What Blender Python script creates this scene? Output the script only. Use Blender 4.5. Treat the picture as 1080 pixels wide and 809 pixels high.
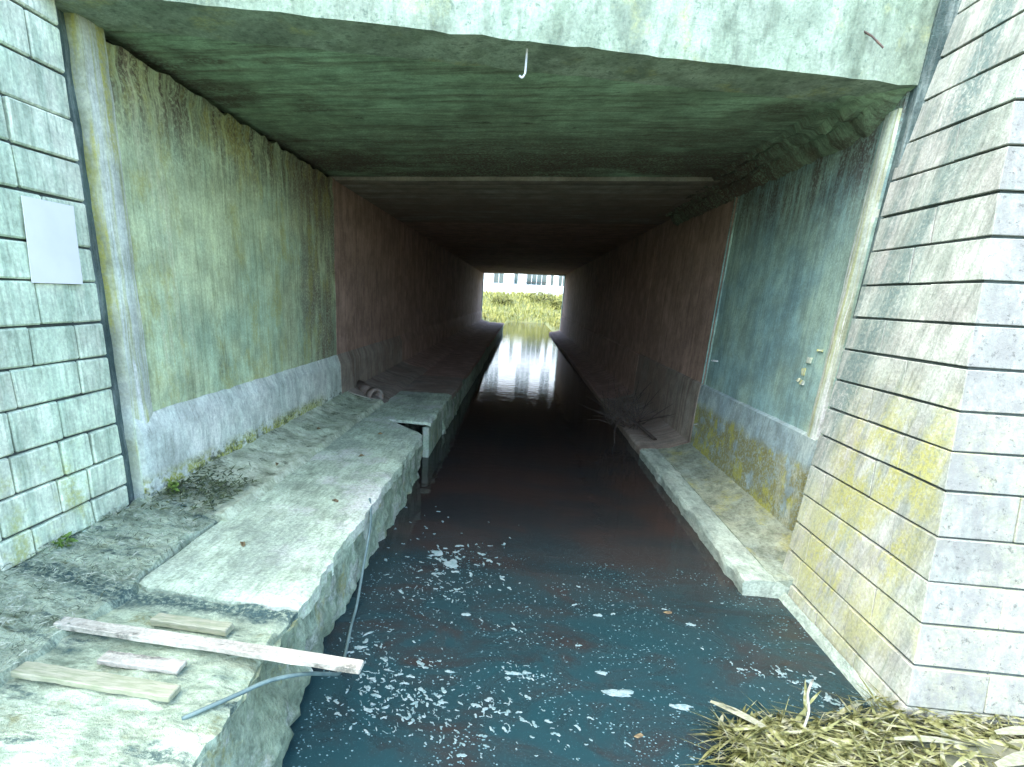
import bpy, bmesh, math, random
from mathutils import Vector, Matrix, noise as mnoise

for o in list(bpy.data.objects):
    bpy.data.objects.remove(o)
S = bpy.context.scene
COL = S.collection

# ------------------------------------------------------------------ camera
cam_d = bpy.data.cameras.new('camera')
cam = bpy.data.objects.new('camera', cam_d)
COL.objects.link(cam)
S.camera = cam
cam_d.sensor_fit = 'HORIZONTAL'
cam_d.sensor_width = 36
cam_d.lens = 560 / 1080 * 36
cam_d.shift_x = (540 - 492) / 1080
cam_d.shift_y = (483.67 - 404.5) / 1080
cam_d.clip_start = 0.02
cam_d.clip_end = 3000
right = Vector((0.99377969, 0.10032216, 0.04834659))
down = Vector((0.07555928, -0.28849785, -0.95449452))
fwd = Vector((-0.08180906, 0.9522103, -0.29428358))
m = Matrix((right, -down, -fwd)).transposed().to_4x4()
m.translation = (0, 0, 1.66)
cam.matrix_world = m

# ------------------------------------------------------------------ sky, sun, exposure
SUN_EL, SUN_AZ = 60, -58        # behind the camera, a little to its left
w = bpy.data.worlds.new('World')
S.world = w
w.use_nodes = True
wn = w.node_tree
bg = wn.nodes['Background']
sky = wn.nodes.new('ShaderNodeTexSky')
sky.sky_type = 'NISHITA'
sky.sun_disc = False
sky.sun_elevation = math.radians(SUN_EL)
sky.sun_rotation = math.radians(180 - SUN_AZ)
sky.air_density = 0.8
sky.dust_density = 1.2
sky.ozone_density = 0.0
wn.links.new(sky.outputs[0], bg.inputs[0])
bg.inputs[1].default_value = 0.15
sd = bpy.data.lights.new('sun', 'SUN')
sun = bpy.data.objects.new('sun', sd)
COL.objects.link(sun)
sd.energy = 0.6
sd.angle = math.radians(80)
sd.color = (1.0, 0.94, 0.82)
az = math.radians(SUN_AZ)
el = math.radians(SUN_EL)
tosun = Vector((math.sin(az) * math.cos(el), -math.cos(az) * math.cos(el), math.sin(el)))
sun.rotation_euler = (-tosun).to_track_quat('-Z', 'Y').to_euler()
sun.location = (2, -10, 12)
S.view_settings.view_transform = 'Standard'
S.view_settings.look = 'None'
S.view_settings.gamma = 1
S.view_settings.exposure = 3.25
S.view_settings.use_curve_mapping = False
S.render.engine = 'CYCLES'
S.cycles.max_bounces = 10
S.cycles.diffuse_bounces = 7
S.render.resolution_x, S.render.resolution_y = 1024, 767

# ------------------------------------------------------------------ materials
class Mat:
    def __init__(s, name, rough=0.85, spec=0.3):
        s.m = bpy.data.materials.new(name)
        s.m.use_nodes = True
        s.t = s.m.node_tree
        s.b = s.t.nodes['Principled BSDF']
        s.b.inputs['Roughness'].default_value = rough
        s.b.inputs['Specular IOR Level'].default_value = spec
        s.pos = s.n('ShaderNodeNewGeometry').outputs['Position']
    def n(s, k):
        return s.t.nodes.new(k)
    def put(s, sock, v):
        if isinstance(v, bpy.types.NodeSocket):
            s.t.links.new(v, sock)
        elif isinstance(v, (tuple, list)) and len(v) == 3 and sock.type == 'RGBA':
            sock.default_value = (*v, 1)
        else:
            sock.default_value = v
    def noise(s, scale=5, sv=(1, 1, 1), detail=5, rough=0.6, off=0.0, dist=0.0):
        mp = s.n('ShaderNodeMapping')
        s.put(mp.inputs['Vector'], s.pos)
        mp.inputs['Scale'].default_value = sv
        mp.inputs['Location'].default_value = (off, off * 1.7, off * 0.6)
        q = s.n('ShaderNodeTexNoise')
        s.put(q.inputs['Vector'], mp.outputs[0])
        q.inputs['Scale'].default_value = scale
        q.inputs['Detail'].default_value = detail
        q.inputs['Roughness'].default_value = rough
        q.inputs['Distortion'].default_value = dist
        return q.outputs['Fac']
    def voro(s, scale, sv=(1, 1, 1), feature='F1'):
        mp = s.n('ShaderNodeMapping')
        s.put(mp.inputs['Vector'], s.pos)
        mp.inputs['Scale'].default_value = sv
        q = s.n('ShaderNodeTexVoronoi')
        q.feature = feature
        s.put(q.inputs['Vector'], mp.outputs[0])
        q.inputs['Scale'].default_value = scale
        return q.outputs['Distance']
    def ramp(s, v, lo, hi, a=0.0, b=1.0):
        q = s.n('ShaderNodeMapRange')
        q.interpolation_type = 'SMOOTHSTEP'
        s.put(q.inputs[0], v)
        for i, x in enumerate((lo, hi, a, b)):
            q.inputs[i + 1].default_value = x
        return q.outputs[0]
    def math(s, op, a, b=0.0):
        q = s.n('ShaderNodeMath')
        q.operation = op
        s.put(q.inputs[0], a)
        s.put(q.inputs[1], b)
        return q.outputs[0]
    def axis(s, i):
        q = s.n('ShaderNodeSeparateXYZ')
        s.put(q.inputs[0], s.pos)
        return q.outputs[i]
    def mix(s, fac, a, b, mode='MIX'):
        q = s.n('ShaderNodeMix')
        q.data_type = 'RGBA'
        q.blend_type = mode
        s.put(q.inputs[0], fac)
        s.put(q.inputs[6], a)
        s.put(q.inputs[7], b)
        return q.outputs[2]
    def rnd(s):
        return s.n('ShaderNodeObjectInfo').outputs['Random']
    def bump(s, h, strength=0.4, dist=0.02, prev=None):
        q = s.n('ShaderNodeBump')
        q.inputs['Strength'].default_value = strength
        q.inputs['Distance'].default_value = dist
        s.put(q.inputs['Height'], h)
        if prev is not None:
            s.put(q.inputs['Normal'], prev)
        return q.outputs[0]
    def done(s, col, nrm=None, rough=None):
        s.put(s.b.inputs['Base Color'], col)
        if nrm is not None:
            s.put(s.b.inputs['Normal'], nrm)
        if rough is not None:
            s.put(s.b.inputs['Roughness'], rough)
        return s.m

def band(M, sock, z0, z1, f=0.1):
    """1 between z0 and z1 with soft edges f"""
    return M.math('MULTIPLY', M.ramp(sock, z0 - f, z0 + f), M.ramp(sock, z1 - f, z1 + f, 1, 0))

def concrete(name, c1, c2, streak=None, sv=(8, 8, 0.5), stains_shade=(), rnd=0.0, bump=0.35, fine=0.3, rough=0.88, pits=0.0, sk=0.85, front_tone=None):
    M = Mat(name, rough)
    col = M.mix(M.ramp(M.noise(1.7, detail=6), 0.35, 0.65), c1, c2)
    if streak:
        f = M.ramp(M.noise(2.4, sv, 6, 0.65, 3.1), 0.42, 0.68, 0, sk)
        col = M.mix(f, col, streak)
        f = M.ramp(M.noise(9, sv, 3, 0.6, 7.7), 0.48, 0.7, 0, sk * 0.55)
        col = M.mix(f, col, tuple(x * 0.55 for x in streak))
    blot = M.ramp(M.noise(4.5, (1, 1, 1), 7, 0.72, 17), 0.36, 0.66, 0.72, 1.12)
    col = M.mix(1.0, col, blot, 'MULTIPLY')
    for st in stains_shade:       # (colour, noise scale, stretch, lo, hi, strength, axis, a0, a1, fade)
        f = M.ramp(M.noise(st[1], st[2], 5, 0.65, st[3] * 13), st[3], st[4], 0, st[5])
        f = M.math('MULTIPLY', f, M.ramp(M.noise(48, detail=4, rough=0.75, off=st[4] * 7), 0.36, 0.56, 0.25, 1.0))
        if len(st) > 6:
            for k in range(6, len(st), 4):
                f = M.math('MULTIPLY', f, band(M, M.axis(st[k]), st[k + 1], st[k + 2], st[k + 3]))
        col = M.mix(f, col, st[0])
    g = M.noise(70, detail=4, rough=0.7)
    col = M.mix(fine, col, M.mix(1.0, col, M.ramp(g, 0.3, 0.7, 0.45, 1.4), 'MULTIPLY'))
    if pits:
        p = M.ramp(M.voro(55), 0.0, 0.22, 1, 0)
        p = M.math('MULTIPLY', p, M.ramp(M.noise(6, off=9), 0.5, 0.62, 0, pits))
        col = M.mix(p, col, tuple(x * 0.25 for x in c1))
    if front_tone:     # grey, pitted skin on the front, also toned down against its stronger light
        nx = M.n('ShaderNodeSeparateXYZ')
        M.put(nx.inputs[0], M.n('ShaderNodeNewGeometry').outputs['Normal'])
        f = M.ramp(M.noise(5, (1, 1, 0.6), 9, 0.78, 4), 0.32, 0.62, 0.25, 1.0)
        f = M.math('MULTIPLY', f, M.ramp(nx.outputs[1], -0.8, -0.45, 1, 0))
        col = M.mix(f, col, front_tone)
        sp = M.math('MULTIPLY', M.ramp(M.noise(34, detail=6, rough=0.8, off=2), 0.55, 0.66, 0, 0.8), M.ramp(nx.outputs[1], -0.8, -0.45, 1, 0))
        col = M.mix(sp, col, tuple(x * 0.4 for x in front_tone))
    if rnd:
        col = M.mix(1.0, col, M.ramp(M.rnd(), 0, 1, 1 - rnd, 1.0), 'MULTIPLY')
    h = M.math('ADD', M.noise(14, detail=6, rough=0.7), M.math('MULTIPLY', g, 0.4))
    return M.done(col, M.bump(h, bump, 0.02))

MINT = (0.46, 0.53, 0.46)
m_wallL = concrete('algae_streaked_concrete', (0.592, 0.665, 0.376), (0.438, 0.570, 0.366), (0.283, 0.333, 0.178), (0, 14, 0.6), [
    ((0.60, 0.58, 0.36), 2.2, (0, 6, 0.3), 0.5, 0.66, 0.8, 1, 2.3, 3.1, 0.3),
    ((0.10, 0.09, 0.04), 1.6, (2, 2, 0.6), 0.5, 0.62, 0.7, 1, 3.1, 3.7, 0.2, 2, 0.9, 1.7, 0.25),
    ((0.085, 0.06, 0.042), 2.5, (0, 7, 0.6), 0.34, 0.6, 0.95, 2, 2.35, 3.2, 0.3),  # brown shade painted along the top, below the ceiling
    ((0.13, 0.085, 0.06), 1.7, (3, 3, 0.7), 0.32, 0.56, 0.85, 1, 4.75, 6.3, 0.6),  # brown deepening toward the joint paints the fading light
    ((0.38, 0.36, 0.10), 2.2, (2, 2, 1), 0.5, 0.65, 0.6)], sk=0.55)
m_wallR = concrete('damp_teal_concrete', (0.256, 0.416, 0.384), (0.352, 0.480, 0.352), (0.192, 0.288, 0.256), (0, 14, 0.6), [
    ((0.42, 0.46, 0.30), 2.0, (6, 6, 0.4), 0.48, 0.64, 0.8, 1, 3.3, 3.75, 0.12),
    ((0.085, 0.055, 0.04), 2.5, (0, 7, 0.6), 0.34, 0.6, 0.9, 2, 2.3, 3.2, 0.3)], sk=0.55)  # upper wall browned to paint the shade below the ceiling
m_brown = concrete('gloom_brown_concrete', (0.434, 0.284, 0.211), (0.364, 0.238, 0.173), (0.280, 0.178, 0.128), (0, 7, 0.6), [  # brown gloom of the deep tunnel put into the base colour
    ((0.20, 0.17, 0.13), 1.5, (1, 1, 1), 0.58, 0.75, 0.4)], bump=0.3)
m_mid = concrete('half_gloom_concrete', (0.351, 0.312, 0.244), (0.286, 0.237, 0.177), (0.208, 0.150, 0.110), (0, 7, 0.6), [  # step between green and deep brown, painting the gradual loss of light
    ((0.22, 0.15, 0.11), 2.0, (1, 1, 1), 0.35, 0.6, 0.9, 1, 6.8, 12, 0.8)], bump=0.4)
m_ceil = concrete('board_marked_ceiling_concrete', (0.365, 0.540, 0.338), (0.284, 0.405, 0.247), (0.162, 0.189, 0.117), (0.6, 6, 0), [
    ((0.115, 0.075, 0.055), 1.6, (0.6, 1.5, 1), 0.22, 0.5, 1.0, 1, 4.5, 9, 0.9),  # brown growing inward paints the ceiling's loss of light
    ((0.085, 0.055, 0.04), 1.8, (1, 1, 1), 0.46, 0.62, 0.8, 0, -2.5, -1.2, 0.4),  # shade of the left corner painted in brown
    ((0.085, 0.055, 0.04), 1.8, (1, 1, 1), 0.44, 0.62, 0.8, 0, 1.3, 2.5, 0.4),  # same painted shade for the right corner
    ((0.05, 0.035, 0.025), 9, (0.5, 1, 1), 0.63, 0.72, 0.8)], bump=0.5)
m_plinthL = concrete('limewashed_plinth', (0.713, 0.725, 0.613), (0.575, 0.643, 0.537), (0.460, 0.515, 0.419), (0, 5, 1.4), [
    ((0.30, 0.32, 0.04), 6, (1, 1, 1.6), 0.40, 0.52, 0.95, 2, 0.40, 0.60, 0.05, 1, 2.0, 5.2, 0.3),
    ((0.05, 0.065, 0.03), 14, (1, 1, 1.3), 0.50, 0.60, 0.9, 2, 0.40, 0.60, 0.06)])
m_plinthR = concrete('mossy_right_plinth', (0.300, 0.413, 0.413), (0.388, 0.475, 0.425), (0.250, 0.325, 0.300), (0, 5, 1.4), [
    ((0.20, 0.19, 0.06), 5, (1, 1, 1.3), 0.36, 0.50, 0.95, 2, 0.15, 0.66, 0.05),
    ((0.36, 0.36, 0.06), 7, (1, 1, 0.8), 0.5, 0.6, 0.85, 2, 0.15, 0.68, 0.05),
    ((0.42, 0.44, 0.32), 5, (1, 1, 0.5), 0.48, 0.6, 0.8, 2, 0.1, 0.66, 0.05, 1, 3.2, 3.9, 0.2)])
m_pil = concrete('pale_stained_pilaster', (0.605, 0.638, 0.528), (0.495, 0.572, 0.462), (0.440, 0.462, 0.198), (0, 12, 0.35), [
    ((0.70, 0.70, 0.66), 3, (0, 9, 0.3), 0.55, 0.62, 0.8), ((0.48, 0.46, 0.10), 2, (4, 4, 0.5), 0.52, 0.62, 0.8)])
m_gap = concrete('dark_joint_filler', (0.075, 0.12, 0.105), (0.05, 0.085, 0.08), (0.22, 0.27, 0.24), (12, 12, 2), bump=0.8)
m_dark = concrete('black_recess', (0.03, 0.025, 0.02), (0.02, 0.018, 0.015))  # near-black stands for the unlit depth of gaps, notch, pipe and house
m_blockL = concrete('mint_stone', (0.768, 0.800, 0.603), (0.654, 0.782, 0.551), (0.399, 0.513, 0.364), (7, 7, 0.8), [
    ((0.42, 0.45, 0.14), 4, (1, 1, 1), 0.52, 0.66, 0.8, 2, 0.4, 0.9, 0.12)], rnd=0.16)
m_blockR = concrete('pale_stone', (0.464, 0.461, 0.391), (0.393, 0.425, 0.347), (0.268, 0.317, 0.248), (5, 5, 0.22), [
    ((0.13, 0.19, 0.165), 1.9, (3.0, 3.0, 0.32), 0.40, 0.58, 0.9, 1, 2.98, 3.45, 0.14),
    ((0.37, 0.37, 0.11), 2.6, (1.8, 1.8, 0.8), 0.42, 0.56, 0.9, 1, 2.3, 3.05, 0.18, 2, 0.1, 1.25, 0.22),
    ((0.40, 0.41, 0.22), 1.9, (1, 1, 0.8), 0.44, 0.6, 0.7, 2, 0.0, 0.75, 0.2)], rnd=0.14, pits=0.7, front_tone=(0.185, 0.19, 0.165))
m_mortar = concrete('recessed_mortar', (0.09, 0.11, 0.095), (0.055, 0.07, 0.06))
m_lintel = concrete('speckled_lintel_concrete', (0.390, 0.466, 0.346), (0.293, 0.370, 0.261), (0.194, 0.255, 0.170), (2.5, 2.5, 0.7), [
    ((0.12, 0.17, 0.12), 30, (1, 1, 1), 0.56, 0.66, 0.8), ((0.36, 0.38, 0.16), 3, (1, 1, 1), 0.54, 0.68, 0.7)])
m_path = concrete('trodden_path_concrete', (0.522, 0.609, 0.425), (0.422, 0.512, 0.356), (0.298, 0.366, 0.247), (6, 1.2, 6), [
    ((0.54, 0.53, 0.47), 2, (1, 1, 1), 0.5, 0.68, 0.8),
    ((0.16, 0.19, 0.16), 22, (1, 1, 1), 0.58, 0.68, 0.6), ((0.22, 0.26, 0.21), 1.1, (1.6, 0.8, 1), 0.52, 0.62, 0.5)], pits=0.6, fine=0.5)
m_face = concrete('eroded_ledge_face', (0.405, 0.510, 0.361), (0.240, 0.300, 0.194), (0.150, 0.210, 0.129), (6, 3, 2), [
    ((0.40, 0.43, 0.35), 5, (1, 1, 1), 0.5, 0.62, 0.85), ((0.25, 0.24, 0.07), 6, (1, 1, 1), 0.56, 0.68, 0.7)], bump=1.0)
m_rough = concrete('mossy_broken_concrete', (0.503, 0.586, 0.404), (0.383, 0.467, 0.318), (0.204, 0.275, 0.183), (2.2, 7, 4), [
    ((0.045, 0.085, 0.075), 4.2, (0.8, 2.6, 1), 0.54, 0.64, 0.9), ((0.15, 0.15, 0.05), 5, (1, 2, 1), 0.56, 0.68, 0.7),
    ((0.035, 0.075, 0.07), 3.0, (0.8, 2, 1), 0.30, 0.42, 0.95, 1, 1.74, 1.86, 0.05)], bump=1.0)
m_haunch = concrete('worn_haunch_concrete', (0.582, 0.618, 0.436), (0.450, 0.515, 0.348), (0.291, 0.335, 0.206), (3, 3, 3), [
    ((0.07, 0.09, 0.045), 7, (1, 1, 1), 0.56, 0.66, 0.85)], bump=0.8)
m_khaunch = concrete('grey_green_haunch', (0.24, 0.30, 0.24), (0.30, 0.33, 0.22), (0.15, 0.18, 0.12), (6, 3, 6), [
    ((0.34, 0.34, 0.10), 5, (1, 0.6, 1), 0.52, 0.66, 0.7)], bump=0.7)
m_kerb = concrete('cold_kerb_concrete', (0.440, 0.506, 0.397), (0.330, 0.407, 0.321), (0.220, 0.286, 0.227), (5, 1.5, 5), bump=0.7)

def plain(name, c1, c2, scale=12, sv=(1, 1, 1), rough=0.7, bump=0.3, rnd=0.0, spec=0.3):
    M = Mat(name, rough, spec)
    f = M.noise(scale, sv, 5)
    col = M.mix(M.ramp(f, 0.35, 0.65), c1, c2)
    if rnd:
        col = M.mix(1.0, col, M.ramp(M.rnd(), 0, 1, 1 - rnd, 1.0), 'MULTIPLY')
    return M.done(col, M.bump(f, bump, 0.01))

m_wood = concrete('weathered_pale_timber', (0.58, 0.56, 0.46), (0.48, 0.46, 0.36), (0.34, 0.32, 0.25), (1.2, 16, 6), [
    ((0.10, 0.10, 0.075), 9, (0.6, 2, 1), 0.54, 0.66, 0.8), ((0.07, 0.07, 0.05), 40, (0.3, 3, 1), 0.6, 0.68, 0.7)], bump=0.5, sk=0.45)
m_woodend = plain('mossy_timber', (0.338, 0.338, 0.234), (0.234, 0.260, 0.156), 8, (2, 14, 8), 0.8)
m_paper = plain('white_paper', (0.741, 0.731, 0.693), (0.702, 0.692, 0.655), 5, rough=0.6, bump=0.05)
m_hose = plain('grey_green_hose', (0.120, 0.180, 0.160), (0.084, 0.132, 0.121), 20, rough=0.5)
m_steel = plain('rusty_dark_steel', (0.05, 0.045, 0.04), (0.10, 0.06, 0.04), 30, rough=0.6)
m_galv = plain('pale_galvanised_steel', (0.62, 0.63, 0.60), (0.50, 0.52, 0.50), 30, rough=0.45)
m_clay = plain('damp_clay_pipe', (0.16, 0.11, 0.08), (0.22, 0.20, 0.17), 9, rough=0.7)
m_twig = plain('dry_dark_twig', (0.030, 0.023, 0.018), (0.060, 0.045, 0.033), 25, rough=0.8)
m_weed = plain('weed_leaf', (0.09, 0.17, 0.03), (0.16, 0.23, 0.04), 9, rough=0.6)
m_foam = plain('pale_foam_scum', (0.117, 0.192, 0.180), (0.216, 0.278, 0.260), 40, rough=0.6)
m_foamd = plain('teal_bubble_scum', (0.054, 0.120, 0.126), (0.108, 0.192, 0.192), 40, rough=0.4)
m_leafd = plain('dead_leaf', (0.10, 0.075, 0.04), (0.22, 0.17, 0.08), 30, rough=0.8)
m_leafp = plain('bleached_reed_leaf', (0.238, 0.231, 0.158), (0.168, 0.175, 0.099), 14, (3, 9, 3), 0.75)
m_soil = plain('bank_soil', (0.16, 0.16, 0.10), (0.09, 0.10, 0.06), 9, rough=0.95, bump=0.8)
m_turf = plain('bank_turf', (0.10, 0.13, 0.045), (0.16, 0.16, 0.06), 3, rough=0.95, bump=0.8)
m_render = plain('white_house_render', (0.80, 0.79, 0.77), (0.76, 0.75, 0.73), 2, rough=0.9, bump=0.05)
m_frame = plain('white_window_frame', (0.78, 0.78, 0.78), (0.72, 0.72, 0.72), 5, rough=0.5)
m_glass = plain('dark_window_glass', (0.03, 0.06, 0.06), (0.05, 0.09, 0.09), 1, rough=0.08, bump=0.0, spec=0.6)
m_tile = plain('grey_roof_tile', (0.16, 0.15, 0.15), (0.22, 0.20, 0.19), 6, (1, 5, 5))

def blade_mat(name, cols):
    M = Mat(name, 0.7, 0.25)
    f = M.noise(26, detail=3, rough=0.5)
    col = M.mix(M.ramp(f, 0.36, 0.50), cols[0], cols[1])
    col = M.mix(M.ramp(f, 0.52, 0.62), col, cols[2])
    return M.done(col)
m_reed = blade_mat('straw_reed', [(0.048, 0.053, 0.010), (0.166, 0.171, 0.061), (0.253, 0.252, 0.150)])
m_litter = blade_mat('dry_grass_litter', [(0.055, 0.075, 0.045), (0.186, 0.232, 0.162), (0.354, 0.390, 0.297)])
m_grass = blade_mat('yellow_green_grass', [(0.13, 0.15, 0.03), (0.28, 0.28, 0.06), (0.36, 0.34, 0.12)])
m_bush = blade_mat('bush_leaf', [(0.07, 0.09, 0.025), (0.16, 0.17, 0.04), (0.26, 0.25, 0.07)])

def water_mat():
    M = Mat('murky_stream_water', 0.06, 0.5)
    M.b.inputs['IOR'].default_value = 1.33
    big = M.noise(1.3, (0.8, 1.6, 1), 5, 0.6, 2.0, 0.6)
    col = M.mix(M.ramp(big, 0.40, 0.62), (0.030, 0.021, 0.017), (0.018, 0.019, 0.018))
    near = M.ramp(M.axis(1), 2.0, 4.2, 1, 0)             # scum film on the open pool; fading inward paints the falling light
    scum = M.math('MULTIPLY', M.ramp(M.noise(2.2, (1, 1.7, 1), 6, 0.6, 5.0, 0.8), 0.20, 0.62), near)
    speck = M.ramp(M.voro(95, (1, 1.25, 1)), 0.10, 0.30, 1, 0)
    col = M.mix(M.math('MULTIPLY', M.math('MULTIPLY', scum, speck), 0.75), col, (0.10, 0.22, 0.23))
    col = M.mix(M.math('MULTIPLY', scum, 0.85), col, (0.009, 0.040, 0.044))
    rip = M.math('ADD', M.noise(5, (1, 2.2, 1), 3, 0.5), M.math('MULTIPLY', M.noise(38, (1, 1.6, 1), 2), 0.08))
    nrm = M.bump(rip, 0.10, 0.02)
    return M.done(col, nrm, M.ramp(scum, 0, 1, 0.04, 0.32))
m_water = water_mat()

# ------------------------------------------------------------------ builders
def link(name, verts, faces, mat, parent=None, smooth=False):
    c = Vector((0, 0, 0))
    for v in verts:
        c += Vector(v)
    c /= max(1, len(verts))
    me = bpy.data.meshes.new(name)
    me.from_pydata([tuple(Vector(v) - c) for v in verts], [], faces)
    if smooth:
        me.polygons.foreach_set('use_smooth', [True] * len(me.polygons))
    me.materials.append(mat)
    me.update()
    o = bpy.data.objects.new(name, me)
    COL.objects.link(o)
    place(o, c, parent)
    return o
def place(o, c, parent):
    if parent is None:
        o.location = c
    else:
        o.parent = parent
        base = parent.location.copy()
        if parent.parent:
            base += parent.parent.location
        o.location = Vector(c) - base
def link_bm(name, bm, mat, parent=None, smooth=False):
    bmesh.ops.recalc_face_normals(bm, faces=bm.faces)
    bm.verts.index_update()
    vs = [v.co.copy() for v in bm.verts]
    fs = [[v.index for v in f.verts] for f in bm.faces]
    bm.free()
    return link(name, vs, fs, mat, parent, smooth)
def empty(name, loc):
    o = bpy.data.objects.new(name, None)
    COL.objects.link(o)
    o.empty_display_size = 0.1
    o.location = loc
    return o
def tag(o, label=None, cat=None, group=None, kind=None):
    if label: o['label'] = label
    if cat: o['category'] = cat
    if group: o['group'] = group
    if kind: o['kind'] = kind
    return o
HEXF = [(0, 3, 2, 1), (4, 5, 6, 7), (0, 1, 5, 4), (1, 2, 6, 5), (2, 3, 7, 6), (3, 0, 4, 7)]
def hexa(name, p, mat, parent=None, bev=0.008, seg=1, jit=0.0, R=random):
    bm = bmesh.new()
    vs = [bm.verts.new(Vector(q) + Vector((R.uniform(-jit, jit), R.uniform(-jit, jit), R.uniform(-jit, jit)))) for q in p]
    for f in HEXF:
        bm.faces.new([vs[i] for i in f])
    if bev:
        bmesh.ops.bevel(bm, geom=bm.edges[:], offset=bev, segments=seg, affect='EDGES')
    return link_bm(name, bm, mat, parent)
def boxp(x0, x1, y0, y1, z0, z1):
    return [(x0, y0, z0), (x1, y0, z0), (x1, y1, z0), (x0, y1, z0), (x0, y0, z1), (x1, y0, z1), (x1, y1, z1), (x0, y1, z1)]
def box(name, b, mat, parent=None, bev=0.006, **k):
    return hexa(name, boxp(*b), mat, parent, bev, **k)
def fbm(p, s, o=4):
    return mnoise.fractal(Vector(p) * s, 0.9, 2.0, o)
def sheet(name, fn, nu, nv, thick, mat, parent=None, smooth=True):
    """grid of points fn(u,v), closed into a slab by the offset vector thick"""
    t = Vector(thick)
    P = [Vector(fn(i / nu, j / nv)) for j in range(nv + 1) for i in range(nu + 1)]
    n = len(P)
    V = P + [p + t for p in P]
    W = nu + 1
    F = []
    for j in range(nv):
        for i in range(nu):
            a = j * W + i
            F.append((a, a + 1, a + W + 1, a + W))
    rim = [i for i in range(W)] + [j * W + nu for j in range(1, nv + 1)] + [nv * W + i for i in range(nu - 1, -1, -1)] + [j * W for j in range(nv - 1, 0, -1)]
    for k in range(len(rim)):
        a, b = rim[k], rim[(k + 1) % len(rim)]
        F.append((b, a, a + n, b + n))
    F.append(tuple(r + n for r in reversed(rim)) if False else tuple(r + n for r in rim))
    bm = bmesh.new()
    vs = [bm.verts.new(v) for v in V]
    for f in F:
        bm.faces.new([vs[i] for i in f])
    loose = [v for v in bm.verts if not v.link_faces]
    bmesh.ops.delete(bm, geom=loose, context='VERTS')
    o = link_bm(name, bm, mat, parent, False)
    if smooth:
        me = o.data
        me.polygons.foreach_set('use_smooth', [len(p.vertices) == 4 for p in me.polygons])
        try:
            me.set_sharp_from_angle(angle=math.radians(38))
        except Exception:
            pass
    return o
def tube_data(pts, rad, n=8, caps=True):
    pts = [Vector(p) for p in pts]
    V, F = [], []
    rads = rad if isinstance(rad, (list, tuple)) else [rad] * len(pts)
    for i, p in enumerate(pts):
        d = (pts[min(i + 1, len(pts) - 1)] - pts[max(i - 1, 0)]).normalized()
        up = Vector((0, 0, 1)) if abs(d.z) < 0.9 else Vector((1, 0, 0))
        a = d.cross(up).normalized()
        b = d.cross(a)
        for k in range(n):
            t = 2 * math.pi * k / n
            V.append(p + (a * math.cos(t) + b * math.sin(t)) * rads[i])
    for i in range(len(pts) - 1):
        for k in range(n):
            a = i * n + k
            b = i * n + (k + 1) % n
            F.append((a, b, b + n, a + n))
    if caps:
        F.append(tuple(range(n)))
        F.append(tuple(reversed(range((len(pts) - 1) * n, len(pts) * n))))
    return V, F
def tube(name, pts, rad, mat, parent=None, n=8):
    V, F = tube_data(pts, rad, n)
    return link(name, V, F, mat, parent, True)
def smooth_pts(P, k=6):
    P = [Vector(p) for p in P]
    out = []
    for i in range(len(P) - 1):
        a, b, c, d = P[max(i - 1, 0)], P[i], P[i + 1], P[min(i + 2, len(P) - 1)]
        for j in range(k):
            t = j / k
            out.append(0.5 * ((2 * b) + (c - a) * t + (2 * a - 5 * b + 4 * c - d) * t * t + (3 * b - a - 3 * c + d) * t ** 3))
    out.append(P[-1])
    return out
def blades(name, items, mat, parent=None):
    """items: (root, heading, length, width, lift, droop)"""
    V, F = [], []
    for (p, h, L, wd, lift, droop) in items:
        p = Vector(p)
        d = Vector((math.cos(h), math.sin(h), 0))
        s = Vector((-math.sin(h), math.cos(h), 0))
        n0 = len(V)
        N = 3 if wd < 0.025 else 7
        for i in range(N + 1):
            t = i / N
            c = p + d * (L * t * math.cos(lift)) + Vector((0, 0, L * (t * math.sin(lift) - droop * t * t)))
            hw = wd * min(1, 0.3 + 2.2 * t) * (1 - t) ** 0.6 * 0.5 + 0.0004
            tw = Vector((0, 0, hw * 0.5))
            V.append(c - s * hw - tw)
            V.append(c + s * hw + tw)
        for i in range(N):
            a = n0 + 2 * i
            F.append((a, a + 1, a + 3, a + 2))
    return link(name, V, F, mat, parent)

YF = 27.4                       # far mouth of the culvert
JL = [2.72, 5.82, 9.0, 12.2, 15.4, 18.6, 21.8, 25.0, YF]
JR = [3.57, 5.92, 9.1, 12.3, 15.5, 18.7, 21.9, 25.1, YF]
def zc(x): return 2.80 + 0.0275 * x
def ylin(x): return 2.925 + x * 0.295          # skewed mouth of the culvert

# ------------------------------------------------------------------ ground and water
def ground_fn(u, v):
    x, y = -400 + 800 * u, -400 + 800 * v
    return (x, y, -0.42)
tag(link('ground', [(-900, -900, -0.45), (900, -900, -0.45), (900, 900, -0.45), (-900, 900, -0.45)], [(0, 1, 2, 3)], m_turf), kind='structure')
tag(link('water', [(-2.3, -12, 0), (2.6, -12, 0), (2.6, 44, 0), (-2.3, 44, 0)], [(0, 1, 2, 3)], m_water), kind='structure')

# embankment that carries the road over the culvert
def hump(name, x0, x1, y0, y1, z0, z1, nu, nv, amp=0.1):
    def fn(u, v):
        x, y = x0 + (x1 - x0) * u, y0 + (y1 - y0) * v
        return (x, y, z1 + amp * fbm((x, y, 3), 0.5))
    o = sheet(name, fn, nu, nv, (0, 0, z0 - z1), m_turf)
    return tag(o, kind='structure')
hump('embankment', -40, -2.35, 0.55, YF - .2, -0.4, 3.5, 24, 20, 0.15)
hump('embankment', 2.65, 40, 3.35, YF - .2, -0.4, 3.5, 24, 16, 0.15)
hump('embankment', -2.6, 2.9, 3.75, YF - .2, 3.3, 4.2, 8, 20, 0.1)
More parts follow.
